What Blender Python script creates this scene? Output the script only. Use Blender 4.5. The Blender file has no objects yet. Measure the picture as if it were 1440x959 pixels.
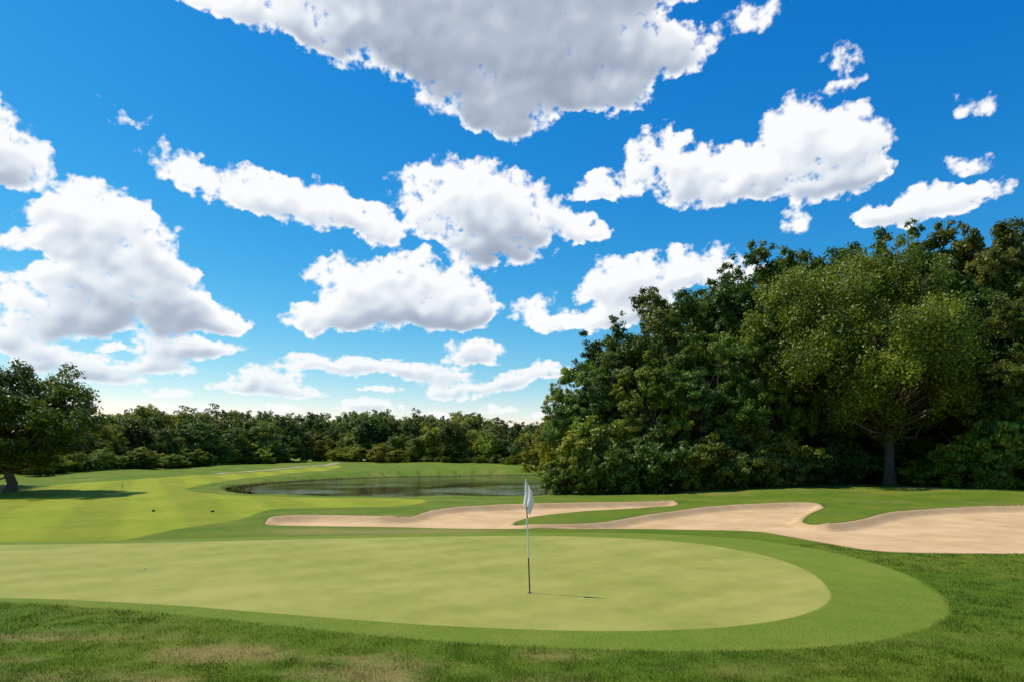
import bpy, math, numpy as np
from mathutils import Vector
D2R=math.pi/180
scene=bpy.context.scene
CAMH=2.6; F=960.0; HV=640.0
rs=np.random.RandomState

# ------------------------------------------------------------ helpers
def sstep(a,b,x):
    t=np.clip((x-a)/(b-a),0,1); return t*t*(3-2*t)
def perlin(x,y,seed=0):
    xi=np.floor(x); yi=np.floor(y); xf=x-xi; yf=y-yi
    xi=xi.astype(np.int64); yi=yi.astype(np.int64)
    def g(ix,iy,dx,dy):
        h=(ix*374761393+iy*668265263+seed*1442695041)&0xffffffff
        h=((h^(h>>13))*1274126177)&0xffffffff
        h=h^(h>>16)
        a=(h&0xffff)*(2*math.pi/65536.0)
        return np.cos(a)*dx+np.sin(a)*dy
    u=xf*xf*xf*(xf*(xf*6-15)+10); v=yf*yf*yf*(yf*(yf*6-15)+10)
    a=g(xi,yi,xf,yf); b=g(xi+1,yi,xf-1,yf); c=g(xi,yi+1,xf,yf-1); d=g(xi+1,yi+1,xf-1,yf-1)
    return (a+(b-a)*u)+((c+(d-c)*u)-(a+(b-a)*u))*v
def fbm(x,y,seed=0,octv=5,gain=.5,billow=False):
    s=0;amp=1;tot=0
    for o in range(octv):
        n=perlin(x*2**o+o*17.3,y*2**o-o*9.1,seed+o)
        if billow: n=0.35-np.abs(n)*1.4
        s=s+n*amp; tot+=amp; amp*=gain
    return s/tot*1.4
def catmull(pts,n=5):
    P=np.array(pts,float); m=len(P); out=[]
    for i in range(m):
        p0,p1,p2,p3=P[i-1],P[i],P[(i+1)%m],P[(i+2)%m]
        for k in range(n):
            t=k/n
            out.append(0.5*((2*p1)+(-p0+p2)*t+(2*p0-5*p1+4*p2-p3)*t*t+(-p0+3*p1-3*p2+p3)*t**3))
    return np.array(out)
def G(uv,z=0.0):
    uv=np.atleast_2d(np.array(uv,float))
    d=F*(CAMH-z)/(uv[:,1]-HV)
    return np.stack([(uv[:,0]-720)/F*d,d],1)
def sdf(P,poly,margin=8.0):
    out=np.full(len(P),margin)
    mn=poly.min(0)-margin; mx=poly.max(0)+margin
    idx=np.where((P[:,0]>mn[0])&(P[:,0]<mx[0])&(P[:,1]>mn[1])&(P[:,1]<mx[1]))[0]
    if len(idx)==0: return out
    x=P[idx,0]; y=P[idx,1]; best=np.full(len(idx),1e18); ins=np.zeros(len(idx),bool)
    m=len(poly)
    for i in range(m):
        ax,ay=poly[i]; bx,by=poly[(i+1)%m]
        ex,ey=bx-ax,by-ay; L=ex*ex+ey*ey
        if L<1e-12: continue
        t=np.clip(((x-ax)*ex+(y-ay)*ey)/L,0,1)
        dd=(x-ax-t*ex)**2+(y-ay-t*ey)**2
        best=np.minimum(best,dd)
        if ay!=by:
            c=((ay>y)!=(by>y))&(x<ex*(y-ay)/(by-ay)+ax)
            ins^=c
    d=np.sqrt(best); d[ins]*=-1
    out[idx]=np.minimum(d,margin)
    return out
def make_mesh(name,V,Fc,mats,midx=None,smooth=False,attrs=None):
    V=np.asarray(V,dtype=np.float32); Fc=np.asarray(Fc,dtype=np.int32); k=Fc.shape[1]
    me=bpy.data.meshes.new(name)
    me.vertices.add(len(V)); me.vertices.foreach_set('co',V.ravel())
    me.loops.add(Fc.size); me.loops.foreach_set('vertex_index',Fc.ravel())
    me.polygons.add(len(Fc)); me.polygons.foreach_set('loop_start',np.arange(0,Fc.size,k,dtype=np.int32))
    for m in mats: me.materials.append(m)
    if midx is not None: me.polygons.foreach_set('material_index',np.asarray(midx,dtype=np.int32))
    me.polygons.foreach_set('use_smooth',np.full(len(Fc),smooth))
    if attrs:
        for an,av in attrs.items():
            a=me.attributes.new(an,'FLOAT','POINT'); a.data.foreach_set('value',np.asarray(av,dtype=np.float32))
    me.update(calc_edges=True)
    return me
def add_obj(name,me,loc=(0,0,0),parent=None):
    o=bpy.data.objects.new(name,me); scene.collection.objects.link(o); o.location=loc
    if parent: o.parent=parent
    return o

class NT:
    def __init__(s,tree): s.t=tree
    def n(s,typ,**kw):
        nd=s.t.nodes.new(typ)
        for k,v in kw.items(): setattr(nd,k,v)
        return nd
    def put(s,sock,v):
        if isinstance(v,bpy.types.NodeSocket): s.t.links.new(v,sock)
        elif v is not None:
            if hasattr(sock.default_value,'__len__') and not hasattr(v,'__len__'): v=[v]*len(sock.default_value)
            if hasattr(sock.default_value,'__len__') and len(sock.default_value)==4 and len(v)==3: v=list(v)+[1]
            sock.default_value=v
    def m(s,op,a,b=None,c=None,clamp=False):
        nd=s.n('ShaderNodeMath',operation=op,use_clamp=clamp)
        for i,v in enumerate((a,b,c)):
            if v is not None: s.put(nd.inputs[i],v)
        return nd.outputs[0]
    def mix(s,f,a,b,bt='MIX'):
        nd=s.n('ShaderNodeMix',data_type='RGBA',blend_type=bt)
        s.put(nd.inputs[0],f); s.put(nd.inputs[6],a); s.put(nd.inputs[7],b)
        return nd.outputs[2]
    def noise(s,vec,scale,detail=4,rough=.55,dist=0):
        nd=s.n('ShaderNodeTexNoise')
        s.put(nd.inputs['Vector'],vec); nd.inputs['Scale'].default_value=scale
        nd.inputs['Detail'].default_value=detail; nd.inputs['Roughness'].default_value=rough
        nd.inputs['Distortion'].default_value=dist
        return nd.outputs['Fac']
    def mr(s,v,a,b,c=0,d=1,smooth=False):
        nd=s.n('ShaderNodeMapRange',interpolation_type='SMOOTHSTEP' if smooth else 'LINEAR')
        s.put(nd.inputs[0],v)
        for i,x in enumerate((a,b,c,d)): s.put(nd.inputs[i+1],x)
        return nd.outputs[0]
    def attr(s,name): 
        return s.n('ShaderNodeAttribute',attribute_name=name).outputs['Fac']
def new_mat(name):
    m=bpy.data.materials.new(name); m.use_nodes=True; m.node_tree.nodes.clear()
    t=NT(m.node_tree); out=t.n('ShaderNodeOutputMaterial'); return m,t,out
def principled(t,out,col,rough=.8,spec=.2,normal=None,metal=0):
    b=t.n('ShaderNodeBsdfPrincipled'); t.put(b.inputs['Base Color'],col); t.put(b.inputs['Roughness'],rough)
    b.inputs['Specular IOR Level'].default_value=spec; b.inputs['Metallic'].default_value=metal
    if normal is not None: t.put(b.inputs['Normal'],normal)
    t.put(out.inputs[0],b.outputs[0]); return b
def simple(name,col,rough=.7,spec=.3):
    m,t,out=new_mat(name)
    g=t.n('ShaderNodeNewGeometry').outputs['Position']
    n=t.noise(g,30,3)
    c=t.mix(t.mr(n,.3,.7),[x*.85 for x in col],[min(1,x*1.1) for x in col])
    principled(t,out,c,rough,spec); return m

# ------------------------------------------------------------ region outlines (on the ground, metres)
sand_poly=G(catmull([(375,733),(385,729.5),(450,728),(560,730),(605,720),(680,714),(740,712),(860,708),(940,705),(950,708),(900,714),(800,720),(745,727),(722,735),(735,741),(790,741),(850,736),(930,723),(1010,714),(1090,711),(1150,711),(1156,715),(1135,725),(1130,735),(1160,740),(1200,735),(1260,722),(1330,715),(1440,712),(1560,712),(1640,740),(1560,778),(1440,778),(1300,777),(1220,773),(1150,761),(1100,752),(1050,746),(900,743),(700,743),(560,741),(450,739),(380,738)],4))
green_poly=G(catmull([(-450,790),(-250,773),(0,766),(200,763),(500,756),(700,753),(850,755),(980,764),(1080,782),(1140,805),(1167,832),(1160,850),(1120,866),(1050,878),(950,885),(800,886),(600,878),(400,863),(250,851),(100,843),(0,840),(-250,832),(-430,815)],5))
fringe_poly=G(catmull([(-560,790),(-300,768),(0,762),(200,759),(500,752),(700,749),(880,749),(1020,755),(1120,767),(1210,786),(1290,814),(1335,850),(1322,875),(1255,897),(1150,910),(1000,915),(800,912),(600,900),(400,880),(250,864),(100,852),(0,846),(-300,840),(-520,818)],5))
WZ=-0.32
water_poly=G(catmull([(330,688),(350,682),(430,675.5),(520,671.5),(620,669.5),(740,668),(850,669),(900,680),(860,690),(762,698),(700,700),(560,701),(430,700),(355,696)],5),WZ)
def height(x,y):
    x=np.asarray(x,float); y=np.asarray(y,float); P=np.stack([x,y],1); r=np.hypot(x,y)
    z=1.2*sstep(70,135,r)+6*sstep(230,900,r)
    z=z+fbm(x/14,y/14,5,3)*0.36*sstep(22,45,r)+fbm(x/4,y/4,8,2)*0.05*sstep(20,30,r)
    z=z+0.35*sstep(34,46,y)*sstep(6,20,x)
    s=sdf(P,sand_poly); s2=sdf(P+np.array([0,.4]),sand_poly)
    gy=np.clip((s2-s)/.4,0,1); lip=.14*gy
    z=z+lip*np.exp(-(np.maximum(s,0)/1.2)**2)-(.18+lip)*sstep(.05,-.6,s)
    w=sdf(P,water_poly,14)
    z=np.minimum(z,WZ+np.clip(w,-2,50)*0.22+np.where(w>9,(w-9)*.5,0))
    return z
def GT(uv):
    uv=np.atleast_2d(np.array(uv,float)); z=np.zeros(len(uv))
    for i in range(8):
        d=np.clip(F*(CAMH-z)/(uv[:,1]-HV),5,230)
        p=np.stack([(uv[:,0]-720)/F*d,d],1); z=.5*z+.5*height(p[:,0],p[:,1])
    return p
fair_poly=GT(catmull([(-500,764),(-100,763),(60,763),(165,760),(240,745),(340,729),(380,716),(480,713),(560,711),(600,704),(550,700),(400,698),(300,694),(262,687),(310,677),(400,666),(470,659),(470,654),(380,659),(230,671),(90,680),(0,690),(-300,700),(-500,710)],4))

# ------------------------------------------------------------ ground
R=np.concatenate([[0.02],np.geomspace(.6,6,12)[:-1],np.geomspace(6,17,160)[:-1],np.geomspace(17,42,330)[:-1],np.geomspace(42,60,60)[:-1],np.geomspace(60,200,110)[:-1],np.geomspace(200,3500,26)])
A=np.concatenate([np.linspace(-48,48,580),np.linspace(48,312,46)[1:-1]])*D2R
nr,na=len(R),len(A)
RR,AA=np.meshgrid(R,A,indexing='ij')
gx=(RR*np.sin(AA)).ravel(); gy_=(RR*np.cos(AA)).ravel(); P=np.stack([gx,gy_],1)
gz=height(gx,gy_)
s_sand=sdf(P,sand_poly); s_green=sdf(P,green_poly); s_fr=sdf(P,fringe_poly); s_fair=sdf(P,fair_poly); s_w=sdf(P,water_poly,14)
def dryness(x,y):
    d=sstep(.0,.5,fbm(x/1.9,y/.9,31,4)+.05)
    near=1-sstep(9.3,10.6,y+0.0*x)
    left=sstep(4.5,-1.0,x)
    d=d*(.15+.85*near*left)
    for (u,v,ru,rv,a) in [(310,918,120,18,1.6),(500,947,120,16,1.3),(120,950,130,14,.8),(200,895,90,10,.5)]:
        c=G([(u,v)])[0]; rx=ru/F*c[1]; ry=c[1]*rv/(v-HV)
        d=d+a*np.clip(1-((x-c[0])/rx)**2-((y-c[1])/ry)**2,0,1)*(0.6+.9*fbm(x*1.3,y*1.3,77,3))
    d=d+.8*np.exp(-((y-23.4)/.9)**2)*sstep(-9.5,-7,x)*sstep(1,-3,x)
    d=d+.5*sstep(40,48,y)*sstep(4,14,x)*sstep(-.3,.4,fbm(x/3,y/2,41,3))
    d=d+.35*sstep(24,30,y)*sstep(.0,.5,fbm(x/5,y/3,47,3))
    return np.clip(d,0,1)
g_dry=dryness(gx,gy_)
i=np.arange(nr-1)[:,None]*na; j=np.arange(na)[None,:]; j2=(j+1)%na
Fq=np.stack([i+j,i+na+j,i+na+j2,i+j2],-1).reshape(-1,4)[:,::-1]
a,b,c=Fq[na*40+5][:3]
v1=np.array([gx[b]-gx[a],gy_[b]-gy_[a]]); v2=np.array([gx[c]-gx[a],gy_[c]-gy_[a]])
if v1[0]*v2[1]-v1[1]*v2[0]<0: Fq=Fq[:,::-1]

m_ground,t,out=new_mat('grass_ground')
pos=t.n('ShaderNodeNewGeometry').outputs['Position']
nf=t.noise(pos,22,5,.7); nm=t.noise(pos,2.2,5,.6); nl=t.noise(pos,.28,4,.6); nvf=t.noise(pos,90,3,.7); n7=t.noise(pos,.8,5,.65)
sep=t.n('ShaderNodeSeparateXYZ'); t.put(sep.inputs[0],pos)
def stripe(angle,width,amp):
    ca,sa=math.cos(angle),math.sin(angle)
    q=t.m('ADD',t.m('MULTIPLY',sep.outputs[0],ca),t.m('MULTIPLY',sep.outputs[1],sa))
    q=t.m('ADD',q,t.m('MULTIPLY',nl,1.2))
    s_=t.m('SINE',t.m('MULTIPLY',q,math.pi/width))
    return t.mr(s_,-.5,.5,1-amp,1+amp,True)
rough=t.mix(t.mr(nf,.3,.7),(.045,.090,.006),(.120,.195,.013))
rough=t.mix(t.mr(nm,.35,.7),rough,(.105,.180,.010))
rough=t.mix(t.mr(nl,.42,.65,0,.65),rough,(.185,.205,.018))
dry=t.attr('dry')
dryc=t.mix(nf,(.24,.18,.05),(.42,.31,.115))
dryf=t.m('MULTIPLY',dry,t.mr(nf,.25,.6,.35,.95))
rough=t.mix(dryf,rough,dryc)
fair=t.mix(t.mr(nm,.3,.7),(.195,.245,.012),(.26,.29,.018))
fair=t.mix(t.mr(nl,.4,.65,0,.7),fair,(.32,.31,.030))
fair=t.mix(t.mr(n7,.5,.7,0,.5),fair,(.145,.21,.012))
fair=t.mix(1.0,fair,stripe(.5,2.2,.08),'MULTIPLY')
fr=t.mix(t.mr(nf,.3,.7),(.090,.148,.012),(.175,.235,.026))
fr=t.mix(t.mr(nm,.4,.7,0,.6),fr,(.18,.21,.026))
fr=t.mix(t.mr(n7,.45,.65,0,.5),fr,(.215,.225,.036))
fr=t.mix(1.0,fr,t.mr(nvf,.3,.7,.8,1.15),'MULTIPLY')
gr=t.mix(t.mr(nm,.35,.68),(.275,.28,.054),(.35,.33,.078))
gr=t.mix(t.mr(nf,.35,.7,0,.5),gr,(.20,.235,.038))
gr=t.mix(t.mr(nl,.4,.62,0,.65),gr,(.40,.355,.095))
gr=t.mix(t.mr(n7,.47,.68,0,.6),gr,(.23,.262,.044))
gr=t.mix(1.0,gr,stripe(-.95,.75,.03),'MULTIPLY')
gr=t.mix(1.0,gr,t.mr(nvf,.3,.7,.70,1.2),'MULTIPLY')
def edge(an,w,jit):
    a_=t.m('ADD',t.attr(an),t.m('MULTIPLY',t.m('SUBTRACT',nf,.5),jit))
    return t.mr(a_,-w,w,1,0,True)
base=t.mix(edge('fair',.15,.9),rough,fair)
base=t.mix(edge('fringe',.06,.35),base,fr)
base=t.mix(edge('green',.04,.14),base,gr)
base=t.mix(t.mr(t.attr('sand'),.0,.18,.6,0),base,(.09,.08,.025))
mud=t.mr(t.attr('water'),.0,.6,1,0)
base=t.mix(mud,base,(.09,.075,.033))
bmp=t.n('ShaderNodeBump'); bmp.inputs['Distance'].default_value=.03
edge_s=t.mr(t.attr('fringe'),-.05,.05,.35,.95); t.put(bmp.inputs['Strength'],edge_s)
t.put(bmp.inputs['Height'],t.m('ADD',nf,t.m('MULTIPLY',nvf,.6)))
principled(t,out,base,.85,.08,bmp.outputs[0])
gm=make_mesh('ground',np.stack([gx,gy_,gz],1),Fq,[m_ground],smooth=True,attrs=dict(green=s_green,fringe=s_fr,fair=s_fair,dry=g_dry,water=s_w,sand=s_sand))
add_obj('ground',gm)

# ------------------------------------------------------------ sand bunker
m_sand,t,out=new_mat('bunker_sand')
pos=t.n('ShaderNodeNewGeometry').outputs['Position']
n1=t.noise(pos,.5,4); n2=t.noise(pos,6,5,.65); n3=t.noise(pos,45,3,.7)
mpp=t.n('ShaderNodeMapping'); mpp.inputs['Rotation'].default_value=(0,0,.35); mpp.inputs['Scale'].default_value=(.7,5,1); t.put(mpp.inputs[0],pos)
rk=t.noise(mpp.outputs[0],2.2,3,.6,.6)
c=t.mix(t.mr(n1,.35,.65),(.54,.345,.165),(.66,.445,.235))
c=t.mix(t.mr(n2,.5,.75,0,.45),c,(.45,.28,.13))
c=t.mix(1.0,c,t.mr(rk,.35,.65,.90,1.06),'MULTIPLY')
c=t.mix(1.0,c,t.mr(n3,.3,.7,.90,1.08),'MULTIPLY')
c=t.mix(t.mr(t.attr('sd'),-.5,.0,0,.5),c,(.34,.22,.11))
bmp=t.n('ShaderNodeBump'); bmp.inputs['Strength'].default_value=.5; bmp.inputs['Distance'].default_value=.06
t.put(bmp.inputs['Height'],t.m('ADD',t.m('MULTIPLY',rk,.8),t.m('ADD',t.m('MULTIPLY',n2,.7),t.m('MULTIPLY',n3,.2))))
principled(t,out,c,.95,.05,bmp.outputs[0])
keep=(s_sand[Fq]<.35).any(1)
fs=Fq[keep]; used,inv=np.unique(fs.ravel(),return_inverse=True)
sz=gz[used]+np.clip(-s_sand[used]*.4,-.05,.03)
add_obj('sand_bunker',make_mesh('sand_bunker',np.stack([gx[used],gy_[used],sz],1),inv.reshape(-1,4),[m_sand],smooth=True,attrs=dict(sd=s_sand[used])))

# ------------------------------------------------------------ pond
m_w,t,out=new_mat('pond_water')
pos=t.n('ShaderNodeNewGeometry').outputs['Position']
mp=t.n('ShaderNodeMapping'); mp.inputs['Scale'].default_value=(.5,1,1); t.put(mp.inputs[0],pos)
n=t.noise(mp.outputs[0],3.0,3,.5); nb_=t.noise(pos,.12,3,.5)
bmp=t.n('ShaderNodeBump'); bmp.inputs['Distance'].default_value=.06; t.put(bmp.inputs['Strength'],t.mr(nb_,.42,.64,.08,.62)); t.put(bmp.inputs['Height'],n)
b=principled(t,out,(.075,.068,.032),.03,.5,bmp.outputs[0]); b.inputs['IOR'].default_value=1.36
mn=water_poly.min(0)-3; mx=water_poly.max(0)+3
add_obj('pond',make_mesh('pond',[(mn[0],mn[1],WZ),(mx[0],mn[1],WZ),(mx[0],mx[1],WZ),(mn[0],mx[1],WZ)],[[0,1,2,3]],[m_w]))

# ------------------------------------------------------------ cart path
m_path=simple('path_gravel',(.36,.31,.19),.9,.1)
pp=GT([(300,667),(350,663),(410,658),(450,655),(470,652.5),(477,650.5)])
t_=np.linspace(0,len(pp)-1,160); cx=np.interp(t_,range(len(pp)),pp[:,0]); cy=np.interp(t_,range(len(pp)),pp[:,1])
ker=np.ones(15)/15; cxs=np.convolve(np.pad(cx,7,'edge'),ker,'valid'); cys=np.convolve(np.pad(cy,7,'edge'),ker,'valid')
dx=np.gradient(cxs); dy=np.gradient(cys); L=np.hypot(dx,dy)+1e-6; nx,ny=-dy/L,dx/L
V=[];
for k in (-.7,0,.7):
    X=cxs+nx*k; Y=cys+ny*k; V.append(np.stack([X,Y,height(X,Y)+.05],1))
V=np.concatenate(V); n=160; fc=[]
for k in range(2):
    for q in range(n-1): fc.append([k*n+q,k*n+q+1,(k+1)*n+q+1,(k+1)*n+q])
add_obj('cart_path',make_mesh('cart_path',V,fc,[m_path],smooth=True))

# ------------------------------------------------------------ grass blades
m_bl,t,out=new_mat('grass_blades')
d_=t.attr('dry'); v_=t.attr('val')
c=t.mix(v_,(.042,.085,.004),(.190,.275,.018)); c=t.mix(d_,c,t.mix(v_,(.24,.18,.05),(.54,.41,.16)))
b=t.n('ShaderNodeBsdfPrincipled'); t.put(b.inputs['Base Color'],c); b.inputs['Roughness'].default_value=.6; b.inputs['Specular IOR Level'].default_value=.15
tr=t.n('ShaderNodeBsdfTranslucent'); t.put(tr.inputs[0],c); ms=t.n('ShaderNodeMixShader'); ms.inputs[0].default_value=.4
t.put(ms.inputs[1],b.outputs[0]); t.put(ms.inputs[2],tr.outputs[0]); t.put(out.inputs[0],ms.outputs[0])
def blades(name,P,h,w,dry,rng,lean=.6,mat=m_bl,vadd=0):
    n=len(P); z=height(P[:,0],P[:,1])
    a=rng.uniform(0,2*math.pi,n); ux,uy=np.cos(a),np.sin(a)
    la=rng.uniform(0,2*math.pi,n); ll=h*lean*rng.uniform(.1,1,n)
    B=np.stack([P[:,0],P[:,1],z-.004],1); o=np.stack([ux*w/2,uy*w/2,0*w],1)
    T=B+np.stack([np.cos(la)*ll,np.sin(la)*ll,h],1)
    V=np.stack([B-o,B+o,T],1).reshape(-1,3)
    Fc=np.arange(n*3).reshape(-1,3)
    val=np.repeat(np.clip(vadd+rng.normal(.47,.28,n)+.6*fbm(P[:,0]/.8,P[:,1]/.8,3,3)+.65*fbm(P[:,0]/3,P[:,1]/2.2,13,3),0,1),3)
    return add_obj(name,make_mesh(name,V,Fc,[mat],attrs=dict(dry=np.repeat(dry,3),val=val)))
rng=rs(4)
N=560000
y=7.0+ (20-7.0)*rng.uniform(0,1,N)**1.7; x=rng.uniform(-.9,.9,N)*y
P=np.stack([x,y],1); f=sdf(P,fringe_poly); s=sdf(P,sand_poly)
k=(f>.0+.12*(rng.uniform(0,1,N)-.6))&(s>.02); P=P[k]
clump=fbm(P[:,0]*2.5,P[:,1]*2.5,12,2)
k=rng.uniform(0,1,len(P))<np.clip(.75+clump,0.25,1); P=P[k]; n=len(P)
dr=dryness(P[:,0],P[:,1]); dr=(rng.uniform(0,1,n)<dr*.95+.06).astype(float)*rng.uniform(.5,1,n)
hh=rng.uniform(.018,.05,n)*(1-.35*dr)*np.clip(.9+1.0*fbm(P[:,0]/.5,P[:,1]/.5,44,2),.5,1.5)
P1,h1,d1,w1=P,hh,dr,rng.uniform(.005,.010,n)*np.clip(P[:,1]/9,.9,1.8)
N=500000; P=np.stack([rng.uniform(-14,26,N),rng.uniform(17.5,38.5,N)],1); s=sdf(P,sand_poly,2); P=P[(s>.0)&(s<.25)]
n=len(P)
P2,h2,d2,w2=P,rng.uniform(.03,.075,n),(rng.uniform(0,1,n)<.2)*.7,rng.uniform(.012,.022,n)
N=330000; y=8.6+(14-8.6)*rng.uniform(0,1,N)**1.2; x=rng.uniform(-.85,.7,N)*y; P=np.stack([x,y],1)
k=(sdf(P,fringe_poly)<.02)&(sdf(P,green_poly)>.0); P=P[k]; n=len(P)
P3,h3,d3,w3=P,rng.uniform(.005,.014,n),(rng.uniform(0,1,n)<.13)*.6,rng.uniform(.005,.009,n)
blades('grass',np.concatenate([P1,P2,P3]),np.concatenate([h1,h2,h3]),np.concatenate([w1,w2,w3]),np.concatenate([d1,d2,d3]),rng,vadd=np.concatenate([np.zeros(len(P1)),np.zeros(len(P2)),np.full(len(P3),.12)]))
N=60000; mn=water_poly.min(0)-2; mx=water_poly.max(0)+2
P=np.stack([rng.uniform(mn[0],mx[0],N),rng.uniform(mn[1],mx[1],N)],1); s=sdf(P,water_poly,3)
s=s+.5*fbm(P[:,0]/2,P[:,1]/2,9,2)
P=P[(s>-.15)&(s<.8)]; n=len(P)
amp=np.clip(.5+fbm(P[:,0]/3,P[:,1]/3,21,3),.2,1.1)
blades('reeds',P,rng.uniform(.15,.42,n)*amp,rng.uniform(.03,.06,n),np.clip(rng.normal(.45,.3,n),0,.9),rng,.4)

# ------------------------------------------------------------ trees
m_bark,t,out=new_mat('bark')
pos=t.n('ShaderNodeTexCoord').outputs['Object']; mp=t.n('ShaderNodeMapping'); mp.inputs['Scale'].default_value=(6,6,1.2); t.put(mp.inputs[0],pos)
n=t.noise(mp.outputs[0],2,5,.7); bmp=t.n('ShaderNodeBump'); bmp.inputs['Distance'].default_value=.08; t.put(bmp.inputs['Height'],n)
principled(t,out,t.mix(t.mr(n,.3,.7),(.06,.044,.03),(.23,.175,.125)),.9,.1,bmp.outputs[0])
m_leaf,t,out=new_mat('leaves')
tint=t.attr('tint'); oi=t.n('ShaderNodeObjectInfo')
c=t.mix(tint,(.036,.064,.006),(.195,.240,.024))
c=t.mix(1.0,c,oi.outputs['Color'],'MULTIPLY')
b=t.n('ShaderNodeBsdfPrincipled'); t.put(b.inputs['Base Color'],c); b.inputs['Roughness'].default_value=.45; b.inputs['Specular IOR Level'].default_value=.28
tr=t.n('ShaderNodeBsdfTranslucent'); t.put(tr.inputs[0],t.mix(1.0,c,(1.5,1.45,.6),'MULTIPLY')); ms=t.n('ShaderNodeMixShader'); ms.inputs[0].default_value=.32
t.put(ms.inputs[1],b.outputs[0]); t.put(ms.inputs[2],tr.outputs[0]); t.put(out.inputs[0],ms.outputs[0])

def tube(pts,rad,sides=7):
    pts=np.array(pts); n=len(pts); V=[];Fc=[]
    for i in range(n):
        d=pts[min(i+1,n-1)]-pts[max(i-1,0)]; d=d/(np.linalg.norm(d)+1e-9)
        a=np.cross(d,[0.3,1,.1]); a/=np.linalg.norm(a)+1e-9; b=np.cross(d,a)
        for s in range(sides):
            th=2*math.pi*s/sides; V.append(pts[i]+(a*math.cos(th)+b*math.sin(th))*rad[i])
    for i in range(n-1):
        for s in range(sides):
            s2=(s+1)%sides; Fc.append([i*sides+s,i*sides+s2,(i+1)*sides+s2,(i+1)*sides+s])
    return V,Fc
def unit(v): return v/(np.linalg.norm(v,axis=-1,keepdims=True)+1e-9)
def build_tree(name,seed,H,R,zb,ncl,nleaf,L,tr_r,lean=(0,0),fork=.35,layer=0.0,sub=9,inner=.3,clr=(.13,.26),flat=.85,spread=1.0,droop=0):
    g=rs(seed); zc=zb+(H-zb)*.45; V=[];Fc=[]
    d=unit(g.normal(size=(ncl,3))); fr=g.uniform(inner,1.0,ncl)**.55
    lob=1+.22*np.sin(2*np.arctan2(d[:,1],d[:,0])+g.uniform(0,6))+.15*np.sin(3*np.arctan2(d[:,1],d[:,0])+g.uniform(0,6))
    rzu=H-zc; rzd=zc-zb
    rc=R*g.uniform(clr[0],clr[1],ncl)
    hz=np.where(d[:,2]>0,rzu-rc*.6,rzd-rc*.3)
    C=np.stack([d[:,0]*(R-rc*.6)*fr*lob,d[:,1]*(R-rc*.6)*fr*lob,zc+d[:,2]*hz*fr],1)
    C[:,:2]+=np.array(lean)*((C[:,2:3]-0)/H)
    if tr_r>0:
        top=np.array([lean[0]*.7,lean[1]*.7,zb+(H-zb)*.72]); n=9; tp=[]
        for q in range(n):
            tt=q/(n-1); tp.append(np.array([top[0]*tt**1.3,top[1]*tt**1.3,-.3+(top[2]+.3)*tt])+np.array([*g.normal(size=2)*.12*tr_r*3*(tt>.05),0]))
        rad=[tr_r*(1.45 if q==0 else 1.0)*(1-.85*(q/(n-1))) for q in range(n)]
        v,f=tube(tp,rad,10); V+=v; Fc+=f
        tp=np.array(tp)
        for ci in range(ncl):
            zz=np.clip(zb*fork*2.0+ (C[ci,2]-zb)*.45, zb*.6, top[2]*.95)
            base=np.array([np.interp(zz,tp[:,2],tp[:,0]),np.interp(zz,tp[:,2],tp[:,1]),zz])
            mid=(base+C[ci])/2+np.array([0,0,-.04*R])+g.normal(size=3)*.05*R
            r0=tr_r*g.uniform(.12,.32)*(1 if ci%4 else 1.5)
            p=[base,base*.6+mid*.4+g.normal(size=3)*.02*R,mid,mid*.4+C[ci]*.6+g.normal(size=3)*.03*R,C[ci]]
            v,f=tube(p,[r0,r0*.8,r0*.55,r0*.35,r0*.12],5); o=len(V); V+=v; Fc+=[[a+o for a in ff] for ff in f]
    V=np.array(V).reshape(-1,3); Fc=np.array(Fc,int).reshape(-1,4); nb=len(Fc)
    wgt=rc**2; cid=g.choice(ncl,nleaf,p=wgt/wgt.sum())
    sd=unit(g.normal(size=(ncl,sub,3))); sr=g.uniform(.5,1.25,(ncl,sub,1))
    so=sd*sr*rc[:,None,None]*np.array([1,1,flat])
    sid=g.randint(0,sub,nleaf)
    off=g.normal(size=(nleaf,3)); off=unit(off)*(g.uniform(0,1,(nleaf,1))**.5)*g.uniform(.8,1.35,(nleaf,1))
    srad=(rc*.46*spread)[cid][:,None]*np.array([1,1,.66-layer])
    ctr=C[cid]+so[cid,sid]+off*srad
    if droop: ctr[:,2]-=droop*g.uniform(0,1,nleaf)**2
    outd=unit(ctr-np.array([0,0,zc]))
    nn=unit(outd*.5+off*.45+np.array([0,0,.22])+g.normal(size=(nleaf,3))*.45)
    tt=unit(np.cross(nn,g.normal(size=(nleaf,3)))); bb=np.cross(nn,tt)
    ls=(L*g.uniform(.65,1.3,(nleaf,1)))
    p0=ctr-tt*ls*.5; p1=ctr+bb*ls*.3; p2=ctr+tt*ls*.5-nn*ls*.12; p3=ctr-bb*ls*.3
    LV=np.stack([p0,p1,p2,p3],1).reshape(-1,3); LF=np.arange(nleaf*4).reshape(-1,4)+len(V)
    ct=g.uniform(-.28,.28,ncl); st=g.uniform(-.2,.2,(ncl,sub))
    tint=np.clip(.45+ct[cid]+st[cid,sid]+g.normal(size=nleaf)*.2,0,1)
    VV=np.concatenate([V,LV]); FF=np.concatenate([Fc,LF]); mi=np.concatenate([np.zeros(nb,int),np.ones(nleaf,int)])
    return make_mesh(name,VV,FF,[m_bark,m_leaf],mi,attrs=dict(tint=np.concatenate([np.zeros(len(V)),np.repeat(tint,4)])))
grg=rs(99)
oak=[build_tree('oak_mesh_%d'%i,20+i,18,6.0,2.0,90,60000,.28,.33,clr=(.11,.25)) for i in range(4)]
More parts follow.
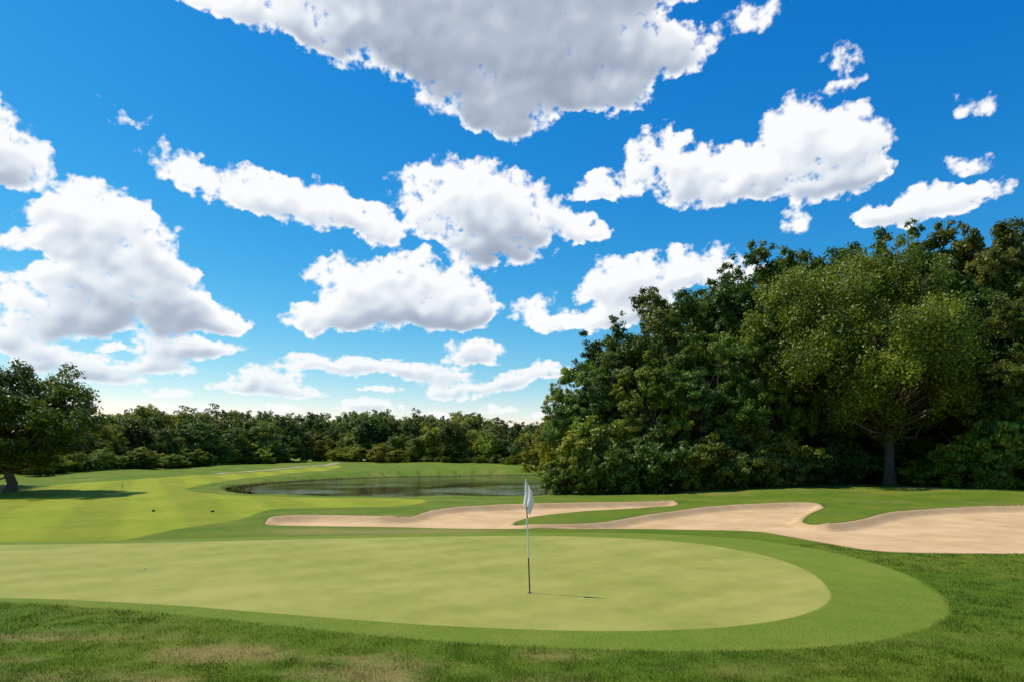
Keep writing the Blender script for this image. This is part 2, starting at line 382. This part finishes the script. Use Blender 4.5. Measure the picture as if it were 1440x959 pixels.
loc=build_tree('locust_mesh',61,18.6,8.4,4.0,170,115000,.21,.42,lean=(-2.2,0),layer=.0,clr=(.08,.18),flat=.7,inner=.25,sub=10,spread=1.3,droop=1.0)
lft=build_tree('oak_mesh_left',71,9.4,6.0,1.3,85,60000,.23,.36)
shr=[build_tree('shrub_mesh_%d'%i,80+i,3,2.1,-.3,30,15000,.18,.05,clr=(.2,.36)) for i in range(2)]
far=[build_tree('far_mesh_%d'%i,90+i,10,4.6,.2,48,14000,.36,.2,clr=(.14,.34)) for i in range(5)]
def place(name,me,u,d,H,W,baseH,baseR,col,rot=None,parent=None,zofs=0):
    x=(u-720)/F*d; z=height([x],[d])[0]
    o=add_obj(name,me,(x,d,z+zofs),parent)
    o.rotation_euler=(0,0,grg.uniform(0,6.28) if rot is None else rot)
    o.scale=(W/2/baseR,W/2/baseR,H/baseH); o.color=(*col,1); return o
def ztop(v,d,x=0): return CAMH+(HV-v)/F*d
def vc(c,s=.26):
    k=1+grg.uniform(-s,s); return (c[0]*k*(1+grg.uniform(-.15,.3)),c[1]*k,c[2]*k*(1+grg.uniform(-.2,.4)))
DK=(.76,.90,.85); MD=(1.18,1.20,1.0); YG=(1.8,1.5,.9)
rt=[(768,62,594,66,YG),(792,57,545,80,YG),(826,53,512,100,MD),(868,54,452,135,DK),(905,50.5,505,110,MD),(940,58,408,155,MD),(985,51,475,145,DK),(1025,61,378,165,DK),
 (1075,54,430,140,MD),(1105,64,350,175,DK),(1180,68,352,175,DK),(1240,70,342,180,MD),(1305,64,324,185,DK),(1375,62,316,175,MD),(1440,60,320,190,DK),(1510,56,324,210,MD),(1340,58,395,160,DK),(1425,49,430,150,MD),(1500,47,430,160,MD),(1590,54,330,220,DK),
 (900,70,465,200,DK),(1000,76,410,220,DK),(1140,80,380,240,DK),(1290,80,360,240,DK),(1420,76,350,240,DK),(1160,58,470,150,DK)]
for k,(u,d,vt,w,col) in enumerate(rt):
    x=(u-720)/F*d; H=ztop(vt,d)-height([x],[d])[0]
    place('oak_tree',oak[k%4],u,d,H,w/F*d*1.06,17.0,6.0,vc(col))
place('honey_locust_tree',loc,1252,52,18.6,16.8,18.3,8.4,(1.5,1.38,.85),rot=0)
place('oak_tree',lft,12,47,ztop(513,47),11.8,9.2,6.0,(.85,.88,.8),rot=.3)
place('oak_tree',lft,-120,52,ztop(500,52),12.5,9.2,6.0,(.85,.88,.8),rot=2.3)
e=bpy.data.objects.new('undergrowth_shrubs',None); scene.collection.objects.link(e)
for u,d,vt,w,col in [(795,48.5,640,60,MD),(815,48.5,610,70,YG),(850,49,590,90,MD),(895,48.5,610,90,MD),(940,49,590,100,DK),(985,48,610,90,MD),(1030,49,610,90,DK),(1070,49,600,90,MD),(1115,50,620,90,DK),(1150,56,610,110,DK),(1200,58,620,110,DK),(1290,58,620,110,DK),
  (1325,50,640,80,MD),(1365,48,612,90,MD),(1405,46.5,592,100,(1.3,1.45,1.3)),(1450,45.5,572,110,(1.3,1.45,1.3)),(1500,45,590,120,MD),(1240,60,600,120,DK),(1100,60,560,160,DK),(1320,62,570,160,DK),(1400,60,560,160,DK),(1560,46,600,120,MD),
  (1180,72,560,200,DK),(1260,72,560,200,DK),(1330,74,560,200,DK),(1080,74,560,200,DK),(1220,64,590,150,DK),(980,70,570,200,DK)]:
    x=(u-720)/F*d; H=ztop(vt,d)-height([x],[d])[0]
    place('shrub',shr[grg.randint(2)],u,d,H,w/F*d*1.25,2.9,2.1,vc(col),parent=e)
e=bpy.data.objects.new('distant_trees',None); scene.collection.objects.link(e)
def edge_d(u): return float(np.interp(u,[-400,60,250,400,470,560,760,1100],[74,86,108,132,150,140,122,110]))
def topv(u): return float(np.interp(u,[-400,0,110,200,330,400,450,500,620,740,760,1000],[572,572,578,574,572,584,582,580,580,592,590,588]))
for row in range(4):
    u=-330+row*13
    while u<900:
        d=edge_d(u)+row*9+grg.uniform(-2,3); x=(u-720)/F*d; gz_=height([x],[d])[0]
        vt=topv(u)+grg.uniform(-5,8)+(grg.uniform(8,26) if row==0 else 0)
        H=ztop(vt,d)-gz_; W=H*grg.uniform(.75,1.15)
        col=vc((.90,1.02,1.1) if grg.uniform()<.62 else (1.3,1.34,1.3),.30)
        if grg.uniform()<.11: col=vc((2.0,1.7,1.0))
        place('tree',far[grg.randint(5)],u,d,H,W,9.8,4.6,col,parent=e)
        u+=W*F/d*.55
for (ua,ub,off,vt,col) in [(50,400,-6,634,(1.7,1.7,1.1)),(-300,60,-4,640,MD),(478,570,-9,628,(2.2,1.9,1.0)),(570,760,-3,642,(1.3,1.3,1.1)),(60,400,-2,624,(1.3,1.3,1.1))]:
    u=ua
    while u<ub:
        d=edge_d(u)+off+grg.uniform(-2,2); x=(u-720)/F*d; gz_=height([x],[d])[0]
        H=max(1.2,ztop(vt+grg.uniform(-7,8),d)-gz_); W=H*grg.uniform(1.2,1.9)
        place('shrub',far[grg.randint(5)],u,d,H,W,9.8,4.6,vc(col,.2),parent=e)
        u+=W*F/d*.55

# ------------------------------------------------------------ flagstick
fx,fy=G([(745,833)])[0]
m_wh=simple('white_paint',(.78,.78,.76),.4,.4); m_bk=simple('black_paint',(.02,.02,.022),.45,.4)
m_cl,t,out=new_mat('flag_cloth')
b=t.n('ShaderNodeBsdfDiffuse'); b.inputs[0].default_value=(.84,.81,.76,1); tr=t.n('ShaderNodeBsdfTranslucent'); tr.inputs[0].default_value=(.84,.8,.74,1)
ms=t.n('ShaderNodeMixShader'); ms.inputs[0].default_value=.5; t.put(ms.inputs[1],b.outputs[0]); t.put(ms.inputs[2],tr.outputs[0]); t.put(out.inputs[0],ms.outputs[0])
fl=bpy.data.objects.new('golf_flagstick',None); scene.collection.objects.link(fl); fl.location=(fx,fy,0)
tilt=-.075
def pole(name,z0,z1,r,mat):
    v,f=tube([(tilt*z0/2.13,0,z0),(tilt*(z0+z1)/4.26,0,(z0+z1)/2),(tilt*z1/2.13,0,z1)],[r]*3,12)
    add_obj(name,make_mesh(name,v,f,[mat],smooth=True),parent=fl)
pole('pole_bottom',-.1,.66,.013,m_bk); pole('pole_white',.66,1.42,.012,m_wh); pole('pole_dark',1.42,1.62,.012,m_bk); pole('pole_top',1.62,2.16,.010,m_wh)
nu,nv=20,16; V=[];Fc=[]
for a_ in range(nv):
    tv=a_/(nv-1)
    for b_ in range(nu):
        tu=b_/(nu-1)
        wdt=.03+.13*math.sin(math.pi*min(1,tv*.62+.12))
        X=.008+ wdt*tu - .06*tv; Y=.03*math.sin(tu*11+tv*2.5)*(.35+tv)
        Z=2.14-.50*tv*(1-.12*math.sin(tu*6)) -.17*tu*(1-tv*.3)
        V.append((tilt*Z/2.13+X-.015*(1-tu),Y,Z))
for a_ in range(nv-1):
    for b_ in range(nu-1): k=a_*nu+b_; Fc.append([k,k+1,k+nu+1,k+nu])
add_obj('flag',make_mesh('flag',V,Fc,[m_cl],smooth=True),parent=fl)
def disc(r0,r1,z0,z1,n=28):
    V=[];Fc=[]
    for q in range(n):
        th=2*math.pi*q/n; V+= [(r0*math.cos(th),r0*math.sin(th),z0),(r1*math.cos(th),r1*math.sin(th),z1)]
    for q in range(n): k=(q+1)%n; Fc.append([2*q,2*q+1,2*k+1,2*k])
    return V,Fc
v,f=disc(0.001,.054,.006,.006); add_obj('hole_shade',make_mesh('hole_shade',v,f,[m_bk]),parent=fl)  # flat black disc on the turf; its colour stands for the cup's inner shade
v,f=disc(.054,.060,.008,.008); add_obj('cup_rim',make_mesh('cup_rim',v,f,[m_wh]),parent=fl)
bx,by=G([(203,800)])[0]
bpy.ops.mesh.primitive_ico_sphere_add(subdivisions=4,radius=.0215,location=(bx,by,.021)); o=bpy.context.object; o.name='golf_ball'
for v in o.data.vertices:
    v.co*=1-.03*max(0,math.sin(v.co.x*900)*math.sin(v.co.y*900)*math.sin(v.co.z*900+1))
o.data.materials.append(m_wh)
for p in o.data.polygons: p.use_smooth=True
import bmesh
for (u,v) in [(216,717),(299,718)]:
    x,y=G([(u,v)])[0]; z=height([x],[y])[0]
    bm=bmesh.new(); bmesh.ops.create_cube(bm,size=1)
    for w in bm.verts:
        w.co.x*=.16*(1 if w.co.z<0 else .8); w.co.y*=.12*(1 if w.co.z<0 else .75); w.co.z=w.co.z*.07+.055
    bmesh.ops.bevel(bm,geom=bm.edges[:],offset=.015,segments=2,affect='EDGES')
    bmesh.ops.create_cone(bm,segments=10,radius1=.01,radius2=.02,depth=.1,cap_ends=True)
    me=bpy.data.meshes.new('tee_marker'); bm.to_mesh(me); bm.free(); me.materials.append(m_bk)
    add_obj('tee_marker',me,(x,y,z))
x,y=GT([(172,686)])[0]; z=height([x],[y])[0]
v,f=tube([(0,0,-.1),(0,0,.3),(0,0,.4),(0,0,.42)],[.045,.045,.04,.005],8)
add_obj('marker_stake',make_mesh('marker_stake',v,f,[simple('yellow_paint',(.7,.5,.05))]),(x,y,z))

# ------------------------------------------------------------ clouds on a distant sky shell
res=.08; az=np.arange(-46,46,res); el=np.arange(.4,42,res)
AZ,EL=np.meshgrid(az,el)
blobs=[ # u,v,ru,rv,grey (painted shade)
(400,15,150,48,.3),(310,0,60,25,.1),(560,40,150,85,.8),(690,40,190,105,1),(700,120,115,75,.9),(820,70,130,95,1),(930,78,90,38,.5),(620,-40,330,90,1),(715,165,60,40,.8),(850,-60,200,90,1),(860,135,60,30,.6),
(15,215,58,55,.3),(-30,200,60,70,.4),(185,165,30,12,0),(235,232,42,24,0),(262,250,30,14,0),
(350,270,72,36,.1),(420,287,85,40,.2),(490,302,60,27,.2),(535,325,38,26,.3),
(640,275,92,54,.1),(720,300,88,46,.5),(700,345,72,42,1),(790,320,55,26,.3),(830,330,30,14,.1),(610,322,42,24,.5),
(500,402,76,40,.1),(590,405,80,52,.2),(560,440,130,34,.8),(450,450,60,22,.5),(680,428,28,28,.2),(640,440,54,28,.5),
(930,225,60,46,.1),(1000,255,95,46,.3),(1080,240,78,42,.2),(1150,250,85,44,.4),(1205,215,48,62,.2),(1110,185,52,44,.1),(850,265,50,20,.1),(1160,185,58,34,.1),(1115,312,24,16,0),
(1310,288,110,25,.3),(1375,272,52,17,.1),(1240,303,50,15,.1),(1360,147,34,15,0),(1365,232,34,12,0),(1055,22,38,26,0),(1190,82,20,18,0),(1178,122,28,12,0),(940,-2,30,10,0),
(130,290,76,44,.1),(90,312,60,33,.1),(170,340,88,50,.3),(50,345,76,20,.3),(230,375,48,40,.3),(150,400,88,48,.4),(190,440,125,42,.8),(70,388,50,18,.1),(280,445,50,29,.4),(15,425,52,42,.5),(90,455,80,28,.8),(20,480,74,22,.8),(325,458,28,14,.1),(240,410,56,38,.3),
(100,512,72,24,.5),(55,508,44,16,.2),(150,530,62,14,.6),(240,492,66,20,.5),(300,490,50,13,.3),(225,517,58,13,.6),(150,488,22,8,.1),
(375,530,56,20,.3),(345,545,54,12,.5),(420,552,50,11,.3),(425,508,40,15,.3),(495,516,42,15,.4),
(560,517,44,13,.3),(612,527,56,18,.5),(665,492,42,18,.3),(660,508,38,9,.3),(640,553,50,14,.4),(520,570,50,13,.4),(535,546,34,7,.2),(700,542,42,10,.4),(730,530,36,12,.4),(778,520,34,14,.2),(700,576,32,8,.2),
(890,395,76,34,.3),(860,415,60,20,.4),(930,385,50,34,.2),(990,378,60,30,.1),(1040,390,44,22,.3),(850,450,56,20,.3),(760,440,36,23,.0),(775,455,24,12,0),(900,430,54,22,.4),
(240,553,40,9,.1),(270,577,66,10,.3),(100,570,58,13,.4),(395,575,36,9,.2),(20,562,56,11,.3),(770,585,30,8,.2),(620,584,46,6,.2)]
lo=1-sstep(3,12,EL)
warp_a=(fbm(AZ/3.0,EL/2.4,101,6,.55)*1.5+fbm(AZ/.9,EL/.8,106,4,.6)*.4)*(1-lo)+fbm(AZ/1.2,EL/.8,102,4)*lo*.45
warp_e=(fbm(AZ/3.0,EL/2.4,111,6,.55)*1.2+fbm(AZ/.9,EL/.8,116,4,.6)*.35)*(1-lo)+fbm(AZ/1.2,EL/.8,112,4)*lo*.22
pa=AZ+warp_a; pe=EL+warp_e
W=np.zeros_like(AZ); S=np.zeros_like(AZ); HH=np.zeros_like(AZ)
for (u,v,ru,rv,s) in blobs:
    x=(u-720)/F; z=(HV-v)/F; q=1+x*x
    ca=math.atan(x)/D2R; ce=math.atan(z/math.sqrt(q))/D2R
    k_=1.17
    st=1.0
    if s==0: k_*=1.35; st=.50
    ra=ru/F/D2R/q*k_; re=rv/F/D2R*math.sqrt(q)/(q+z*z)*k_
    dy_=(pe-ce)/re
    r2=((pa-ca)/ra)**2+np.where(dy_<0,dy_*1.25,dy_*.95)**2
    w=np.clip(1-r2,0,1)*st; W+=w; S+=w*s; HH+=w*dy_
S=S/np.maximum(W,1e-4); HH=HH/np.maximum(W,1e-4)
Wc=1-np.exp(-1.7*W)
def blur(a,n):
    k=np.hanning(n+2)[1:-1]; k/=k.sum()
    pad=n//2
    b=np.zeros_like(a); ap=np.pad(a,((0,0),(pad,pad)),'edge')
    for i,kk in enumerate(k): b+=kk*ap[:,i:i+a.shape[1]]
    c=np.zeros_like(a); bp=np.pad(b,((pad,pad),(0,0)),'edge')
    for i,kk in enumerate(k): c+=kk*bp[i:i+a.shape[0],:]
    return c
m_=blur((W>0)*1.0,31); S=blur(S*(W>0),31)/np.maximum(m_,1e-3); HHs=blur(HH*(W>0),21)/np.maximum(blur((W>0)*1.0,21),1e-3)
hi_b=fbm(AZ/3.4,EL/2.8,201,4,.5,True)
det=fbm(AZ/1.3,EL/1.0,204,7,.62)
lob_=fbm(AZ/1.5,EL/.8,202,5,.55,True); ldet=fbm(AZ/.7,EL/.4,207,5,.6)
Dn=Wc+(.70*hi_b+.66*det)*(1-lo)+lo*(.75*lob_+.55*ldet)-.43-.07*lo
Dn=np.where(W>0.0,Dn,Dn-.5)
Ds=Wc+(.62*hi_b+.20*det)*(1-lo)+lo*(.65*lob_+.2*ldet)-.34
Ds=np.where(W>0,Ds,0)
T=np.clip(Ds*1.2,0,1)
Ts=blur(T,9); Tm=blur(T,23)
ny_,nx_=T.shape
def marched(src,n,stp,dec):
    tau=np.zeros_like(T)
    for k in range(1,n+1):
        sy=int(k*stp+.5); sx=int(k*stp*.5+.5)
        sh=np.zeros_like(T); sh[:ny_-sy,sx:]=src[sy:,:nx_-sx]; sh[ny_-sy:,:]=src[-1:,:]
        tau+=sh*(dec**k)
    return tau
tau=marched(Ts,26,2.3,.97)
tau_m=marched(Ts,6,1.3,.9)
tau_s=marched(Ts,7,1.0,.9)
def rel(a):
    gy,gx=np.gradient(a); return -(gy*.85-gx*.5)
r1=rel(blur(T,5))*5.0; r2=rel(blur(T,15))*13.0
shade=(.78*np.exp(-tau*.10)+.22*np.exp(-tau_m*.28))*(1-lo)+np.exp(-tau_s*.30)*lo  # sunlit and shaded sides of the clouds, painted in through the lit attribute
lit=.26+.88*shade+np.clip(r1*.12+r2*.32,-.10,.16)*(1-.65*S)+.16*np.clip(HHs,-1,1)
lit=lit-.36*S*sstep(.10,.70,Tm)*(.8-.45*np.clip(HHs,-1,1))
lit=lit+.60*(1-sstep(.05,.55,Tm))*(1-.2*S)
lit=.53+(lit-.44)*1.35
lit=np.clip(blur(lit,5),0.06,1.0)
a_=AZ.ravel()*D2R; e_=EL.ravel()*D2R; RS=4000
V=np.stack([RS*np.sin(a_)*np.cos(e_),RS*np.cos(a_)*np.cos(e_),RS*np.sin(e_)],1)
i=np.arange(ny_-1)[:,None]*nx_; j=np.arange(nx_-1)[None,:]
Fc=np.stack([i+j,i+j+1,i+nx_+j+1,i+nx_+j],-1).reshape(-1,4)
kp=(Dn.ravel()[Fc]>-.25).any(1); Fc=Fc[kp]; used,inv=np.unique(Fc.ravel(),return_inverse=True)
m_c,t,out=new_mat('cloud')
pos=t.n('ShaderNodeNewGeometry').outputs['Position']
n=t.noise(pos,.022,7,.65); n_=t.m('SUBTRACT',n,.5)
cov=t.m('ADD',t.attr('cov'),t.m('MULTIPLY',n_,.5))
al=t.mr(cov,-.05,.36,0,1,True)
al=t.m('MULTIPLY',al,t.mr(t.attr('elev'),1,9,.72,.985))  # low clouds thinned to paint in haze near the horizon
L_=t.m('ADD',t.attr('lit'),t.m('MULTIPLY',n_,.07),clamp=True)
rp=t.n('ShaderNodeValToRGB'); t.put(rp.inputs[0],L_); cr=rp.color_ramp
cr.elements[0].position=0; cr.elements[0].color=(.31,.37,.48,1); cr.elements[1].position=.82; cr.elements[1].color=(.985,.99,1.0,1)
e1=cr.elements.new(.3); e1.color=(.48,.54,.65,1); e2=cr.elements.new(.56); e2.color=(.76,.81,.88,1)
em=t.n('ShaderNodeEmission'); t.put(em.inputs[0],rp.outputs[0]); em.inputs[1].default_value=1.0  # clouds glow by themselves; their light and shade sit in this colour
tp=t.n('ShaderNodeBsdfTransparent'); ms=t.n('ShaderNodeMixShader'); t.put(ms.inputs[0],al); t.put(ms.inputs[1],tp.outputs[0]); t.put(ms.inputs[2],em.outputs[0]); t.put(out.inputs[0],ms.outputs[0])
try: m_c.cycles.emission_sampling='NONE'
except Exception as ex: print(ex)
add_obj('sky',make_mesh('sky',V[used],inv.reshape(-1,4),[m_c],smooth=True,attrs=dict(cov=Dn.ravel()[used],lit=lit.ravel()[used],elev=EL.ravel()[used])))

# ------------------------------------------------------------ light, world, camera
S_=Vector((-.538,.198,.819)).normalized()
sd=bpy.data.lights.new('sun','SUN'); sd.energy=4.95; sd.angle=.5*D2R; sd.color=(1,.95,.86)
so=bpy.data.objects.new('sun',sd); scene.collection.objects.link(so); so.rotation_euler=S_.to_track_quat('Z','Y').to_euler(); so.location=(-20,10,40)
w=bpy.data.worlds.new('World'); scene.world=w; w.use_nodes=True; w.node_tree.nodes.clear(); t=NT(w.node_tree)
out=t.n('ShaderNodeOutputWorld'); bg=t.n('ShaderNodeBackground'); sk=t.n('ShaderNodeTexSky'); sk.sky_type='NISHITA'; sk.sun_disc=False
sk.sun_elevation=math.asin(S_.z); sk.sun_rotation=math.atan2(S_.x,S_.y); sk.air_density=1.0; sk.dust_density=.2; sk.ozone_density=2.0
hs=t.n('ShaderNodeHueSaturation'); hs.inputs['Saturation'].default_value=1.38; t.put(hs.inputs['Color'],sk.outputs[0])
SK=.11
sp=t.n('ShaderNodeSeparateColor'); t.put(sp.inputs[0],hs.outputs[0])
def chan(o,pivot_in,pivot_out,g):
    v=t.m('MAXIMUM',t.m('MULTIPLY',o,SK/pivot_in),0.0)
    return t.m('MULTIPLY',t.m('POWER',v,g),pivot_out/SK)
cb=t.n('ShaderNodeCombineColor')
t.put(cb.inputs[0],chan(sp.outputs[0],.30,.30,1.65)); t.put(cb.inputs[1],chan(sp.outputs[1],.51,.62,1.0)); t.put(cb.inputs[2],chan(sp.outputs[2],.68,.82,.6))
t.put(bg.inputs[0],cb.outputs[0]); bg.inputs[1].default_value=SK; t.put(out.inputs[0],bg.outputs[0])
cd=bpy.data.cameras.new('camera'); cd.lens=24; cd.sensor_width=36; cd.shift_y=(640-479.5)/1440; cd.clip_end=12000; cd.clip_start=.1
co=bpy.data.objects.new('camera',cd); scene.collection.objects.link(co); co.location=(0,0,CAMH); co.rotation_euler=(math.pi/2,0,0); scene.camera=co
scene.view_settings.view_transform='Standard'; scene.view_settings.look='None'; scene.view_settings.exposure=0
